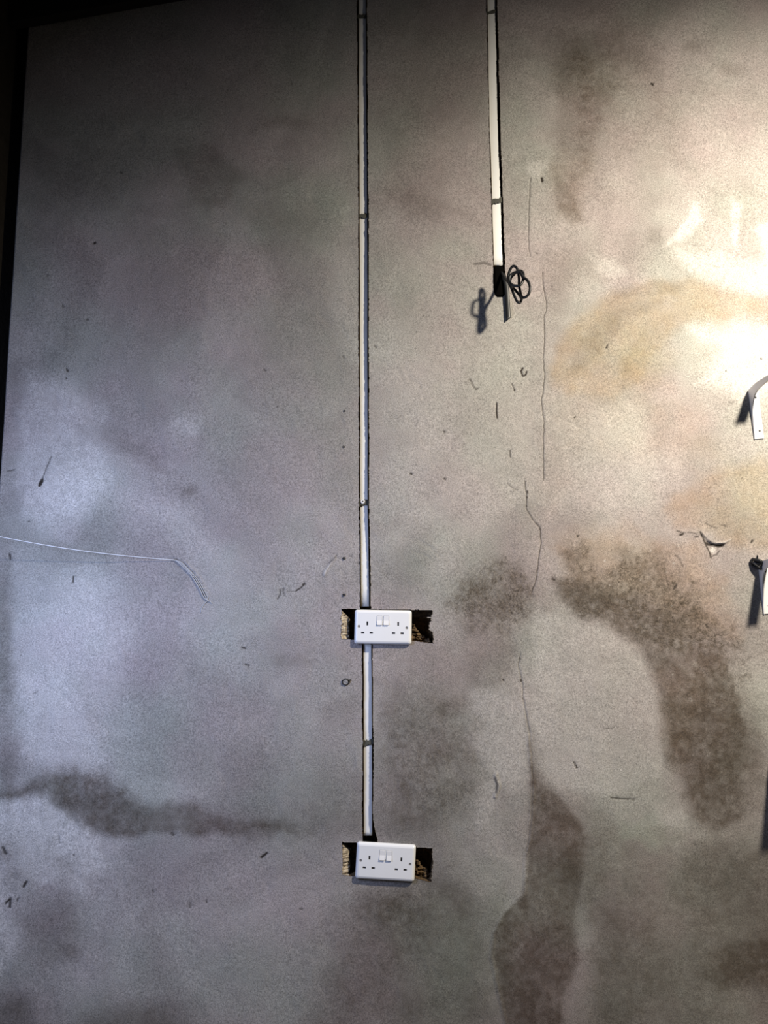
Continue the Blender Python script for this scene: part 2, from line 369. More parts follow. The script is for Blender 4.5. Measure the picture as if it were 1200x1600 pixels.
# ---- chips, nicks, specks:  (path, width, strength)
marks = [
    ([(147, 380), (149, 379)], 3.4, .85), ([(187, 268), (190, 269)], 3.0, .5), ([(104, 576), (106, 580)], 2.8, .8), ([(103, 590), (104, 592)], 2.0, .7),
    ([(98, 476), (99, 480)], 2.4, .6), ([(136, 499), (137, 500)], 2.4, .7), ([(62, 758), (66, 750)], 5.4, 1.0), ([(66, 750), (71, 735), (80, 714)], 1.9, .62),
    ([(115, 901), (114, 910)], 2.6, .75), ([(15, 866), (16, 874)], 2.8, .75), ([(11, 736), (23, 734)], 1.6, .6), ([(44, 815), (46, 814)], 2.0, .6),
    ([(378, 1012), (384, 1013)], 2.4, .8), ([(383, 1038), (389, 1040)], 2.4, .75), ([(408, 1340), (417, 1333)], 3.6, .75), ([(322, 1408), (323, 1410)], 3.4, .6),
    ([(297, 1410), (297, 1418)], 2.8, .45), ([(238, 1392), (239, 1394)], 2.2, .6), ([(115, 1336), (116, 1337)], 2.4, .6), ([(36, 1386), (41, 1378)], 4.0, .7),
    ([(5, 1325), (9, 1333)], 5.0, .6), ([(8, 1412), (16, 1404), (15, 1418)], 2.6, .85), ([(26, 1408), (28, 1403)], 2.4, .6), ([(469, 1420), (473, 1421)], 2.2, .5),
    ([(269, 1302), (271, 1304)], 5.0, .5), ([(92, 1305), (93, 1318)], 2.0, .4), ([(491, 1480), (493, 1481)], 2.0, .4),
    ([(1018, 130), (1020, 132)], 3.4, .8), ([(847, 278), (848, 283)], 3.6, .75), ([(838, 395), (840, 396)], 2.6, .5), ([(950, 539), (948, 543)], 2.6, .95),
    ([(898, 652), (899, 651)], 2.4, .95), ([(641, 740), (643, 741)], 2.8, .8), ([(694, 673), (695, 675)], 2.4, .8), ([(694, 747), (696, 749)], 2.8, .7),
    ([(902, 838), (903, 837)], 2.8, .9), ([(863, 905), (866, 906)], 3.0, .7), ([(1063, 836), (1067, 834)], 3.0, .85), ([(1058, 829), (1064, 831)], 1.8, .7),
    ([(1174, 847), (1175, 845)], 3.4, .9), ([(897, 1191), (902, 1200)], 2.2, .95), ([(786, 1062), (787, 1063)], 2.6, .95),
    ([(954, 1247), (972, 1248), (992, 1249)], 1.6, .7), ([(962, 1247), (982, 1249)], 2.2, .6), ([(944, 1139), (960, 1137)], 1.6, .45),
    ([(742, 412), (755, 410), (766, 413)], 4.2, .42), ([(776, 630), (776, 642), (777, 653)], 2.4, .9), ([(797, 704), (798, 714)], 1.8, .6),
    ([(734, 592), (740, 602), (744, 608), (747, 606)], 1.8, .65), ([(800, 600), (804, 609)], 2.4, .5), ([(804, 609), (804, 610)], 2.4, .9),
    ([(817, 575), (814, 580), (817, 587), (822, 585), (823, 580)], 2.4, .95), ([(1189, 560), (1190, 561)], 2.8, .75), ([(1134, 579), (1134, 580)], 2.0, .8),
    ([(1139, 628), (1142, 631), (1146, 628)], 1.4, .5), ([(793, 755), (808, 766)], 1.3, .45), ([(413, 577), (415, 579)], 2.8, .5), ([(411, 632), (412, 633)], 2.0, .4),
    ([(434, 936), (438, 928), (437, 921)], 2.2, .6), ([(444, 930), (443, 920)], 4.0, .35), ([(463, 923), (470, 918), (476, 912)], 2.0, .9), ([(476, 912), (473, 914)], 3.6, .6),
    ([(450, 924), (462, 923)], 1.4, .35), ([(514, 880), (521, 873), (526, 868)], 2.0, .4), ([(482, 898), (483, 899)], 2.0, .4), ([(586, 541), (588, 543)], 3.0, .4),
    ([(536, 557), (538, 560)], 3.0, .35), ([(51, 1084), (58, 1081)], 1.6, .4), ([(546, 869), (549, 869)], 1.6, .5),
    ([(1055, 868), (1060, 872), (1066, 884)], 2.4, .45), ([(1053, 920), (1056, 915)], 3.6, .6), ([(1103, 976), (1105, 980)], 3.2, .5), ([(1090, 1258), (1092, 1262)], 3.0, .3),
    ([(774, 1216), (777, 1226), (775, 1238)], 3.4, .5), ([(786, 1408), (787, 1409)], 2, .3), ([(573, 796), (574, 798)], 2, .4),
    ([(1020, 131), (1022, 129)], 1.6, .6), ([(232, 400), (233, 401)], 2, .3), ([(74, 430), (75, 431)], 4, .35), ([(135, 443), (136, 444)], 2, .4),
    ([(1103, 818), (1112, 822), (1120, 826)], 1.5, .6), ([(1127, 820), (1134, 823)], 1.8, .5), ([(1075, 831), (1090, 834)], 1.6, .6), ([(1086, 839), (1090, 838)], 3.0, .6),
]
for pth, w_, s_ in marks:
    line(pit, pth, w_, s_, 0.8, 0.8)
    line(relief, pth, w_ + 1, 0.0012 * s_, 1.4, 0.8)
for i in range(170):
    a, b = rng.uniform(20, 1195), rng.uniform(60, 1590)
    line(pit, [(a, b), (a + rng.uniform(-1.5, 1.5), b + rng.uniform(-1.5, 1.5))], rng.uniform(1.2, 2.0), rng.uniform(.15, .5), 0.8, 0.6)
for i in range(60):
    a, b = rng.uniform(900, 1170), rng.uniform(850, 1280)
    line(pale, [(a, b), (a + .5, b + .5)], rng.uniform(1.5, 2.4), rng.uniform(.5, .95), 0.7, 0.6)

# ---- broken patch right of centre: a lip of plaster peeling over a three-cornered hole
sc = [(1093, 832), (1101, 846), (1107, 860), (1110, 872), (1118, 866), (1130, 856), (1134, 850), (1120, 850), (1108, 846)]
poly(relief, sc, 0.0050, 2.0, 1.0, 1.0)
poly(pale, [(1109, 858), (1114, 854), (1119, 858), (1117, 864), (1111, 864)], 0.7, 1.5, 0.5, 0.5)
line(pit, [(1094, 831), (1099, 841), (1104, 853), (1110, 866), (1111, 872)], 2.6, .85, 1.2, 1.0)
line(pit, [(1102, 848), (1110, 851), (1122, 853), (1131, 852)], 3.4, .85, 1.2, 1.0)
line(pit, [(1112, 870), (1120, 866), (1126, 860)], 2.0, .6, 1.2, 1.0)
line(relief, [(1096, 832), (1104, 843), (1114, 848), (1128, 849), (1140, 843)], 2.6, -0.0030, 1.4, 0.6)
line(relief, [(1094, 834), (1060, 829)], 2.4, -0.0012, 1.4, 1.2)
line(pale, [(1115, 849), (1128, 849), (1142, 843)], 1.6, .55, 0.8, 0.6)

# ---- furrow left by the string
line(relief, [(215, 872), (270, 874), (288, 884), (305, 903), (318, 925), (322, 940)], 4.5, 0.0020, 2.5, 2.0)
line(relief, [(290, 878), (310, 900), (326, 930)], 3.0, -0.0020, 2.0, 1.5)
line(pit, [(268, 876), (276, 874), (284, 882)], 2.0, .55, 1.0, 0.8)
line(pale, [(285, 884), (302, 902), (316, 925)], 2.0, .4, 1.0, 0.8)
# gouges
line(relief, [(507, 897), (516, 880), (523, 872)], 4.0, -0.0025, 2.0, 1.2)
line(pale, [(506, 898), (516, 881)], 2.4, .6, 1.0, 0.8)
line(pale, [(492, 876), (504, 890)], 1.4, .35, 1.0, 0.8)
line(pale, [(15, 1074), (24, 1080), (36, 1088)], 1.4, .35, 1.0, 0.8)
line(relief, [(775, 1210), (779, 1228), (774, 1245)], 5.0, -0.0025, 2.5, 2.0)
for (a, b, c, d) in ((628, 838, 668, 856), (640, 838, 680, 858), (646, 862, 672, 872), (655, 845, 690, 872), (870, 650, 960, 700), (905, 680, 925, 690)):
    line(relief, [(a, b), ((a + c) / 2, (b + d) / 2 - 2), (c, d)], 1.6, 0.0006, 1.6, 0.8)
# seam where two coats meet
line(relief, [(826, 1150), (833, 1220), (829, 1300), (822, 1335), (820, 1395), (786, 1430), (772, 1458), (768, 1495), (778, 1545), (795, 1620)], 3.0, -0.0012, 4.0, 1.0)

# broad trowelled relief
relief += 0.0030 * fbm(X * 3.1, Z * 2.3, 101, 3).astype(np.float32)
relief += 0.0011 * fbm(X * 16 + WX * .6, Z * 11, 111, 3).astype(np.float32)
relief += 0.00030 * fbm(X * 75, Z * 75, 121, 3).astype(np.float32)
rough = np.clip(mould, 0, 1)
relief += 0.0010 * rough * fbm(X * 190, Z * 190, 131, 3).astype(np.float32)

swirl = fbm(X * 4.2 + 1.2 * fbm(X * 2.2, Z * 2.2, 151, 3), Z * 3.6 + 1.2 * fbm(X * 2.2 + 9, Z * 2.2 + 4, 155, 3), 161, 5, 0.55)
hue = fbm(X * 5.0, Z * 5.0, 171, 3)

# ------------------------------------------------------------------ cut chases and socket holes in the wall
cu = (U[:-1, :-1] + U[1:, 1:]) * 0.5
cv = (V[:-1, :-1] + V[1:, 1:]) * 0.5
jag = fbm(cu / 5.0, cv / 5.0, 201, 3)
jagv = vnoise(cv / 2.6, cv * 0 + 3.0, 205)
jagl = fbm(cv / 40.0, cu * 0 + 1.0, 207, 3)

def band(cu, cv, vv, ll, rr):
    return (cu > np.interp(cv, vv, ll)) & (cu < np.interp(cv, vv, rr)) & (cv >= vv[0]) & (cv <= vv[-1])

A1V = [-900, 0, 200, 338, 785, 953]
A1L = [553, 558, 558.8, 559.8, 561, 562]
A1R = [570, 574, 574.7, 576.2, 577.2, 579.5]
A2V = [1000, 1010, 1160, 1280, 1322]
A2L = [565.2, 565.5, 566, 566, 566]
A2R = [582, 582, 583.4, 583.2, 591]
BV = [-900, 0, 200, 300, 413, 450, 460, 464]
BL = [744, 760, 764, 767.2, 770.8, 771, 773, 777]
BR = [760, 777.5, 782.3, 785.8, 789.6, 789.3, 788.8, 786]
ju = cu + jag * 0.7
cellA1 = band(ju + jagl * .8, cv, A1V, A1L, A1R)
cellA2 = band(ju + jagl * .8, cv, A2V, A2L, A2R)
cellB = band(ju + jagl * .6, cv, BV, BL, BR)
h1 = (cv > np.interp(cu, [534, 676], [951, 953.2]) + jag * .5) & (cv < np.interp(cu, [534, 643, 677], [999, 1001, 1005.2]) + jag * .5)
h1 &= (cu > 533.6 + jagv * 1.6)
h1 &= (cu < np.interp(cv, [950, 957, 963, 964.3, 966, 967, 970.5, 972, 984, 988, 1006], [675, 676, 674.5, 675, 675, 674, 674, 671, 671, 677, 677.5]) + jagv * .8)
h1 &= ~((cv > 964) & (cv < 965.6) & (cu > 667.5) & (cu < 677))
h2 = (cv > np.interp(cu, [535, 676], [1315.5, 1325.5]) + jag * .5) & (cv < np.interp(cu, [535, 552, 649, 676], [1367, 1369, 1373, 1378.5]) + jag * .6)
h2 &= (cu > 534.8 + jagv * 1.0) & (cu < np.interp(cv, [1320, 1336, 1345, 1380], [676.5, 675, 676, 673.5]) + jagv * 1.2)
cell = cellA1 | cellA2 | cellB | h1 | h2

# depth of the floor of the cut at each vertex
jv = fbm(U / 6.0, V / 6.0, 221, 3)
ridge = vnoise(V / 1.7, U / 9.0, 223)
dep = np.full(SH, 0.032, np.float32) + 0.003 * jv.astype(np.float32)
inh = ((V > 950) & (V < 1006) & (U > 530) & (U < 680)) | ((V > 1314) & (V < 1380) & (U > 530) & (U < 680))
dep[inh] = 0.046
def top_of(U, V):
    return np.where(V < 1200, V - 951.5, V - 1316.0)
tt = top_of(U, V)
# left slope with chisel ridges, black triangle above it left deep
slope = 0.002 + 0.013 * np.clip((U - 534) / 11.0, 0, 1) + 0.0042 * ridge + 0.001 * jv
lm = inh & (U < 545.5 + 1.2 * jv) & (tt > (U - 534) * 1.15 + 2 + jv)
dep[lm] = slope[lm]
# crumbled brick low down on the right
rm = inh & (U > 640) & (tt > 24 + (U - 643) * 0.9 + 5 * jv)
crumb = 0.020 + 0.008 * jv + 0.004 * ridge
dep[rm] = crumb[rm]
bm2 = (V > 412) & (V < 470) & (U > 760) & (U < 800)
dep[bm2] = 0.040

relief_front = relief
front = np.stack([X, relief_front, Z], -1).reshape(-1, 3)
backv = np.stack([X, relief_front * 0 + dep, Z], -1).reshape(-1, 3)

idx = np.arange(NX * NZ).reshape(SH)
q = np.stack([idx[:-1, :-1], idx[:-1, 1:], idx[1:, 1:], idx[1:, :-1]], -1)      # faces -y
qf = q[~cell]
qb0 = q[cell]
used = np.unique(qb0)
remap = np.full(NX * NZ, -1)
remap[used] = NX * NZ + np.arange(len(used))
qb = remap[qb0]
sides = []
pad = np.zeros((cell.shape[0] + 2, cell.shape[1] + 2), bool)
pad[1:-1, 1:-1] = cell
for (di, dj, a, b) in ((0, -1, 0, 3), (0, 1, 2, 1), (-1, 0, 1, 0), (1, 0, 3, 2)):
    nb = pad[1 + di:1 + di + cell.shape[0], 1 + dj:1 + dj + cell.shape[1]]
    e = q[cell & ~nb]
    ia, ib = e[:, a], e[:, b]
    sides.append(np.stack([ia, ib, remap[ib], remap[ia]], -1))
sides = np.concatenate(sides)
# outer return of the wall into the dark gap at the left corner
co_l = idx[:, 0]
nb_ = NX * NZ + len(used)
ret = front[co_l].copy()
ret[:, 1] = 0.16
rid = nb_ + np.arange(NZ)
qr = np.stack([co_l[:-1], co_l[1:], rid[1:], rid[:-1]], -1)
verts = np.concatenate([front, backv[used], ret]).astype(np.float32)
faces = np.concatenate([qf, qb, sides, qr]).astype(np.int32)
me = bpy.data.meshes.new('wall_front')
me.vertices.add(len(verts))
me.vertices.foreach_set('co', verts.ravel())
me.loops.add(faces.size)
me.loops.foreach_set('vertex_index', faces.ravel())
me.polygons.add(len(faces))
me.polygons.foreach_set('loop_start', np.arange(0, faces.size, 4, dtype=np.int32))
me.polygons.foreach_set('loop_total', np.full(len(faces), 4, np.int32))
sm = np.ones(len(faces), bool)
sm[len(qf) + len(qb):] = False
me.polygons.foreach_set('use_smooth', sm)
mi = np.zeros(len(faces), np.int32)
mi[len(qf):len(qf) + len(qb) + len(sides)] = 1
me.polygons.foreach_set('material_index', mi)

def attr(name, r, g, b):
    a = me.color_attributes.new(name, 'FLOAT_COLOR', 'POINT')
    def full(m):
        m = np.asarray(m, np.float32).ravel()
        return np.concatenate([m, m[used], m[co_l]])
    arr = np.stack([full(r), full(g), full(b), np.ones(len(verts), np.float32)], -1)
    a.data.foreach_set('color', arr.astype(np.float32).ravel())
attr('stain_dim', np.clip(damp_dim, 0, 1), np.clip(pale, 0, 1), np.clip(mould, 0, 1))
attr('wear', np.clip(ochre, 0, 1), np.clip(pit * pit_scale, 0, 1), np.clip(green, 0, 1))
attr('plaster', swirl * .5 + .5, hue * .5 + .5, lm.astype(np.float32))
me.update(calc_edges=True)
me.validate()
wall = bpy.data.objects.new('wall_front', me)
COL.objects.link(wall)
wall['kind'] = 'structure'

# ------------------------------------------------------------------ materials
class NT:
    def __init__(self, name):
        self.m = bpy.data.materials.new(name)
        self.m.use_nodes = True
        self.t = self.m.node_tree
        self.b = self.t.nodes['Principled BSDF']
    def n(self, typ, **kw):
        nd = self.t.nodes.new(typ)
        for k, v in kw.items():
            setattr(nd, k, v)
        return nd
    def l(self, a, b):
        self.t.links.new(a, b)
    def setv(self, sock, v):
        if hasattr(v, 'is_output') or isinstance(v, bpy.types.NodeSocket):
            self.l(v, sock)
        else:
            sock.default_value = v
    def math(self, op, a, b=0.0, c=None, clamp=False):
        nd = self.n('ShaderNodeMath', operation=op, use_clamp=clamp)
        self.setv(nd.inputs[0], a)
        self.setv(nd.inputs[1], b)
        if c is not None:
            self.setv(nd.inputs[2], c)
        return nd.outputs[0]
    def mix(self, f, a, b, blend='MIX'):
        nd = self.n('ShaderNodeMix', data_type='RGBA', blend_type=blend)
        self.setv(nd.inputs[0], f)
        self.setv(nd.inputs[6], a)
        self.setv(nd.inputs[7], b)
        return nd.outputs[2]
    def noise(self, scale, detail=3, rough=.5, vec=None, dist=0.0):
        nd = self.n('ShaderNodeTexNoise')
        nd.inputs['Scale'].default_value = scale
        nd.inputs['Detail'].default_value = detail
        nd.inputs['Roughness'].default_value = rough
        nd.inputs['Distortion'].default_value = dist
        self.l(vec if vec is not None else self.coord(), nd.inputs['Vector'])
        return nd.outputs[0]
    def coord(self):
        if not hasattr(self, '_c'):
            self._c = self.n('ShaderNodeTexCoord').outputs['Object']
        return self._c
    def ramp(self, f, a, b, ca=(0, 0, 0, 1), cb=(1, 1, 1, 1)):
        nd = self.n('ShaderNodeValToRGB')
        self.l(f, nd.inputs[0])
        nd.color_ramp.elements[0].position = a
        nd.color_ramp.elements[1].position = b
        nd.color_ramp.elements[0].color = ca
        nd.color_ramp.elements[1].color = cb
        return nd.outputs[0]
    def bump(self, h, strength, dist):
        nd = self.n('ShaderNodeBump')
        nd.inputs['Strength'].default_value = strength
        nd.inputs['Distance'].default_value = dist
        self.l(h, nd.inputs['Height'])
        self.l(nd.outputs[0], self.b.inputs['Normal'])
    def rgb(self, c):
        return (c[0], c[1], c[2], 1.0)

#@@WALLMAT
def wall_material():
    t = NT('old_plaster')
    def att(n):
        a = t.n('ShaderNodeAttribute', attribute_name=n)
        s = t.n('ShaderNodeSeparateColor')
        t.l(a.outputs['Color'], s.inputs[0])
        return s.outputs
    st, we, pl = att('stain_dim'), att('wear'), att('plaster')
    base = t.mix(t.ramp(pl[0], .22, .78), (0.270, 0.253, 0.244, 1), (0.388, 0.367, 0.354, 1))
    hue_c = t.mix(t.ramp(pl[1], .25, .75), (1.035, 0.982, 0.995, 1), (0.965, 1.02, 0.975, 1))
    base = t.mix(1.0, base, hue_c, 'MULTIPLY')
    base = t.mix(we[2], base, t.mix(1.0, base, (0.92, 1.05, 0.94, 1), 'MULTIPLY'))
    blotch = t.noise(24, 3, .5, dist=.6)
    base = t.mix(t.math('MULTIPLY', t.ramp(blotch, .35, .7), .30), base, t.mix(1.0, base, (1.10, 1.02, 1.03, 1), 'MULTIPLY'))
    base = t.mix(t.math('MULTIPLY', t.ramp(t.noise(55, 4, .6, dist=.8), .40, .66), .16), base, t.mix(1.0, base, (0.70, 0.69, 0.68, 1), 'MULTIPLY'))
    base = t.mix(t.math('MULTIPLY', t.ramp(t.noise(9, 4, .6, dist=1.2), .42, .62), .28), base, t.mix(1.0, base, (0.80, 0.79, 0.78, 1), 'MULTIPLY'))
    # ochre seepage
    base = t.mix(we[0], base, t.mix(1.0, base, (0.98, 0.80, 0.60, 1), 'MULTIPLY'))
    # pale
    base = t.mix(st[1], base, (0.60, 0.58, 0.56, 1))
    # damp stains and the painted dimming
    base = t.mix(st[0], base, t.mix(1.0, base, (0.34, 0.298, 0.262, 1), 'MULTIPLY'))
    # mould
    mn = t.ramp(t.noise(95, 6, .78, dist=1.8), .43, .56)
    mc = t.noise(34, 4, .6, dist=.8)
    mm = t.math('MULTIPLY', st[2], t.math('MULTIPLY', mn, t.ramp(mc, .25, .6)))
    base = t.mix(t.math('MULTIPLY', mm, .9), base, (0.052, 0.042, 0.032, 1))
    base = t.mix(t.math('MULTIPLY', st[2], .15), base, (0.14, 0.11, 0.08, 1))
    # sandy grain
    g1 = t.noise(420, 2, .7)
    g2 = t.noise(210, 2, .6)
    gr = t.math('ADD', t.math('MULTIPLY', g1, 1.15), t.math('MULTIPLY', g2, .55))
    gf = t.math('ADD', t.math('MULTIPLY', t.math('SUBTRACT', gr, .85), 1.35), 1.0)
    comb = t.n('ShaderNodeCombineColor')
    for i in range(3):
        t.l(gf, comb.inputs[i])
    base = t.mix(1.0, base, comb.outputs[0], 'MULTIPLY')
    base = t.mix(we[1], base, (0.030, 0.024, 0.020, 1))
    t.l(base, t.b.inputs['Base Color'])
    t.b.inputs['Roughness'].default_value = .85
    t.b.inputs['Specular IOR Level'].default_value = .22
    hb = t.math('ADD', t.math('MULTIPLY', g1, .5), t.math('MULTIPLY', t.noise(70, 4, .6), 1.0))
    t.bump(hb, .30, .0018)
    return t.m

def brick_material():
    t = NT('raw_brick')
    n1 = t.noise(160, 4, .6)
    c = t.mix(t.ramp(n1, .35, .7), (0.030, 0.018, 0.009, 1), (0.20, 0.125, 0.055, 1))
    a = t.n('ShaderNodeAttribute', attribute_name='plaster')
    sp = t.n('ShaderNodeSeparateColor')
    t.l(a.outputs['Color'], sp.inputs[0])
    c = t.mix(sp.outputs[2], c, t.mix(t.ramp(n1, .3, .6), (0.13, 0.09, 0.05, 1), (0.58, 0.50, 0.38, 1)))
    t.l(c, t.b.inputs['Base Color'])
    t.b.inputs['Roughness'].default_value = .9
    t.bump(n1, .6, .002)
    return t.m

def simple(name, c, rough=.5, metal=0.0, spec=.5, var=.12, scale=60, bump=0.0):
    t = NT(name)
    n1 = t.noise(scale, 4, .55)
    a = tuple(max(0, x * (1 - var)) for x in c) + (1,)
    b = tuple(min(1, x * (1 + var)) for x in c) + (1,)
    t.l(t.mix(n1, a, b), t.b.inputs['Base Color'])
    t.b.inputs['Roughness'].default_value = rough
    t.b.inputs['Metallic'].default_value = metal
    t.b.inputs['Specular IOR Level'].default_value = spec
    if bump:
        t.bump(n1, .4, bump)
    return t.m

M_WALL = wall_material()
M_BRICK = brick_material()
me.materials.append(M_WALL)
me.materials.append(M_BRICK)
M_PVC = simple('white_conduit_plastic', (0.86, 0.86, 0.84), .38, var=.05, scale=25)
M_SOCK = simple('white_socket_plastic', (0.86, 0.87, 0.88), .28, var=.02, scale=40)
M_ROCK = simple('rocker_plastic', (0.86, 0.86, 0.86), .25, var=.02)
M_SLOT = simple('dark_shutter', (0.012, 0.012, 0.014), .6)
M_BOX = simple('dark_steel_box', (0.035, 0.036, 0.040), .5, metal=.4)
M_CLIP = simple('mortar_dab', (0.075, 0.075, 0.062), .9, var=.5, scale=220, bump=.001)
M_SCREW = simple('dull_screw_metal', (0.42, 0.40, 0.37), .45, metal=.4)
M_BLACK = simple('black_cable_rubber', (0.008, 0.009, 0.012), .45)
M_INFILL = simple('black_infill', (0.0015, 0.0012, 0.0012), .9, spec=.05)
M_BRKT = simple('white_painted_steel', (0.74, 0.74, 0.76), .42, var=.04, scale=50)
M_STRING = simple('white_string', (0.72, 0.73, 0.75), .8, var=.1, scale=500)
M_FRAY = simple('plastered_string', (0.42, 0.42, 0.42), .9, var=.3, scale=300)
M_PLUG = simple('dark_plug_plastic', (0.014, 0.012, 0.011), .7)
M_TIMBER = simple('black_timber', (0.010, 0.008, 0.007), .85, var=.5, scale=30)
M_FLOOR = simple('dusty_concrete', (0.16, 0.15, 0.14), .9, var=.3, scale=8)

def left_brick():
    t = NT('dark_red_brick')
    mp = t.n('ShaderNodeMapping')
    mp.inputs['Rotation'].default_value = (math.pi / 2, 0, math.pi / 2)
    t.l(t.coord(), mp.inputs[0])
    br = t.n('ShaderNodeTexBrick')
    t.l(mp.outputs[0], br.inputs['Vector'])
    br.inputs['Scale'].default_value = 1.0
    br.inputs['Brick Width'].default_value = .225
    br.inputs['Row Height'].default_value = .075
    br.inputs['Mortar Size'].default_value = .008
    br.inputs['Color1'].default_value = (0.045, 0.017, 0.010, 1)
    br.inputs['Color2'].default_value = (0.060, 0.028, 0.014, 1)
    br.inputs['Mortar'].default_value = (0.05, 0.045, 0.035, 1)
    c = t.mix(t.noise(18, 5, .65), (0.25, 0.25, 0.25, 1), (1.1, 1.0, 1.0, 1))
    t.l(t.mix(1.0, br.outputs[0], c, 'MULTIPLY'), t.b.inputs['Base Color'])
    t.b.inputs['Roughness'].default_value = .95
    t.b.inputs['Specular IOR Level'].default_value = .1
    t.bump(t.noise(60, 5, .6), .6, .004)
    return t.m
M_LEFT = left_brick()

# ------------------------------------------------------------------ mesh helpers
def link(name, bm, mat, parent=None, smooth=False, world=None):
    m = bpy.data.meshes.new(name)
    bmesh.ops.recalc_face_normals(bm, faces=bm.faces[:])
    bm.to_mesh(m)
    bm.free()
    m.materials.append(mat)
    if smooth:
        for p in m.polygons:
            p.use_smooth = True
    o = bpy.data.objects.new(name, m)
    COL.objects.link(o)
    if parent is not None:
        o.parent = parent
    if world is not None:
        o.matrix_local = world
    return o

def box(bm, x0, x1, y0, y1, z0, z1, bevel=0.0, seg=2):
    r = bmesh.ops.create_cube(bm, size=1.0)
    for v in r['verts']:
        v.co = Vector(((x0 + x1) / 2 + v.co.x * (x1 - x0), (y0 + y1) / 2 + v.co.y * (y1 - y0), (z0 + z1) / 2 + v.co.z * (z1 - z0)))
    if bevel:
        es = list({e for v in r['verts'] for e in v.link_edges})
        bmesh.ops.bevel(bm, geom=es, offset=bevel, segments=seg, profile=.5, affect='EDGES')
    return bm

def cyl(bm, c, axis, r, L, seg=16, r2=None):
    rot = Vector((0, 0, 1)).rotation_difference(Vector(axis)).to_matrix().to_4x4()
    bmesh.ops.create_cone(bm, cap_ends=True, segments=seg, radius1=r, radius2=r if r2 is None else r2, depth=L, matrix=Matrix.Translation(c) @ rot)

def catmull(pts, n=6):
    P = [Vector(p) for p in pts]
    P = [P[0] * 2 - P[1]] + P + [P[-1] * 2 - P[-2]]
    out = []
    for i in range(1, len(P) - 2):
        for k in range(n):
            t = k / n
            a, b, c, d = P[i - 1], P[i], P[i + 1], P[i + 2]
            out.append(0.5 * ((2 * b) + (c - a) * t + (2 * a - 5 * b + 4 * c - d) * t * t + (3 * b - a - 3 * c + d) * t ** 3))
    out.append(P[-2])
    return out

def tube(bm, pts, r, seg=10, flat=1.0, up=Vector((0, 1, 0)), taper=None):
    rings = []
    n = len(pts)
    for i, p in enumerate(pts):
        tg = (pts[min(i + 1, n - 1)] - pts[max(i - 1, 0)]).normalized()
        a = tg.cross(up)
        if a.length < 1e-4:
            a = tg.cross(Vector((1, 0, 0)))
        a.normalize()
        b = tg.cross(a).normalized()
        rr = r if taper is None else r * taper(i / (n - 1))
        rings.append([bm.verts.new(p + a * math.cos(2 * math.pi * k / seg) * rr + b * math.sin(2 * math.pi * k / seg) * rr * flat) for k in range(seg)])
    for i in range(n - 1):
        for k in range(seg):
            bm.faces.new((rings[i][k], rings[i][(k + 1) % seg], rings[i + 1][(k + 1) % seg], rings[i + 1][k]))
    bm.faces.new(rings[0][::-1])
    bm.faces.new(rings[-1])

def thing(name, label, cat, loc=(0, 0, 0), group=None):
    o = bpy.data.objects.new(name, None)
    o.empty_display_size = .02
    COL.objects.link(o)
    o.location = loc
    o['label'] = label
    o['category'] = cat
    if group:
        o['group'] = group
    return o

def tag(o, label, cat, group=None):
    o['label'] = label
    o['category'] = cat
    if group:
        o['group'] = group
    return o

def shifted(loc):
    return Matrix.Translation((-loc[0], -loc[1], -loc[2]))

# ------------------------------------------------------------------ room shell
b = bmesh.new()
box(b, -1.16, -1.056, -3.2, 0.20, 0, 3.4)
o = link('wall_left', b, M_LEFT)
o['kind'] = 'structure'
b = bmesh.new()
box(b, -1.16, 2.2, -3.2, 0.20, -0.1, 0.0)
o = link('floor', b, M_FLOOR)
o['kind'] = 'structure'
b = bmesh.new()
box(b, -1.056, 2.2, 0.16, 0.20, 0, 3.4)
o = link('wall_backing', b, M_TIMBER)
o.name = 'wall_back'
o['kind'] = 'structure'
# sloping black roof timber across the top left corner
b = bmesh.new()
p0, p1 = Vector(P3(-30, 36, -0.03)), Vector(P3(245, -8, -0.03))
dx = (p1 - p0)
p2 = p0 + dx * 1.6
vs_ = []
for yy in (-0.03, 0.0):
    for p, h in ((p0, 0), (p2, 0), (p2, .16), (p0, .22)):
        vs_.append(b.verts.new((max(p.x, -1.054), yy - .002, min(p.z + h, 3.395))))
for f in ((0, 1, 2, 3), (7, 6, 5, 4), (0, 4, 5, 1), (1, 5, 6, 2), (2, 6, 7, 3), (3, 7, 4, 0)):
    b.faces.new([vs_[i] for i in f])
o = link('trim_1', b, M_TIMBER)
o['kind'] = 'structure'

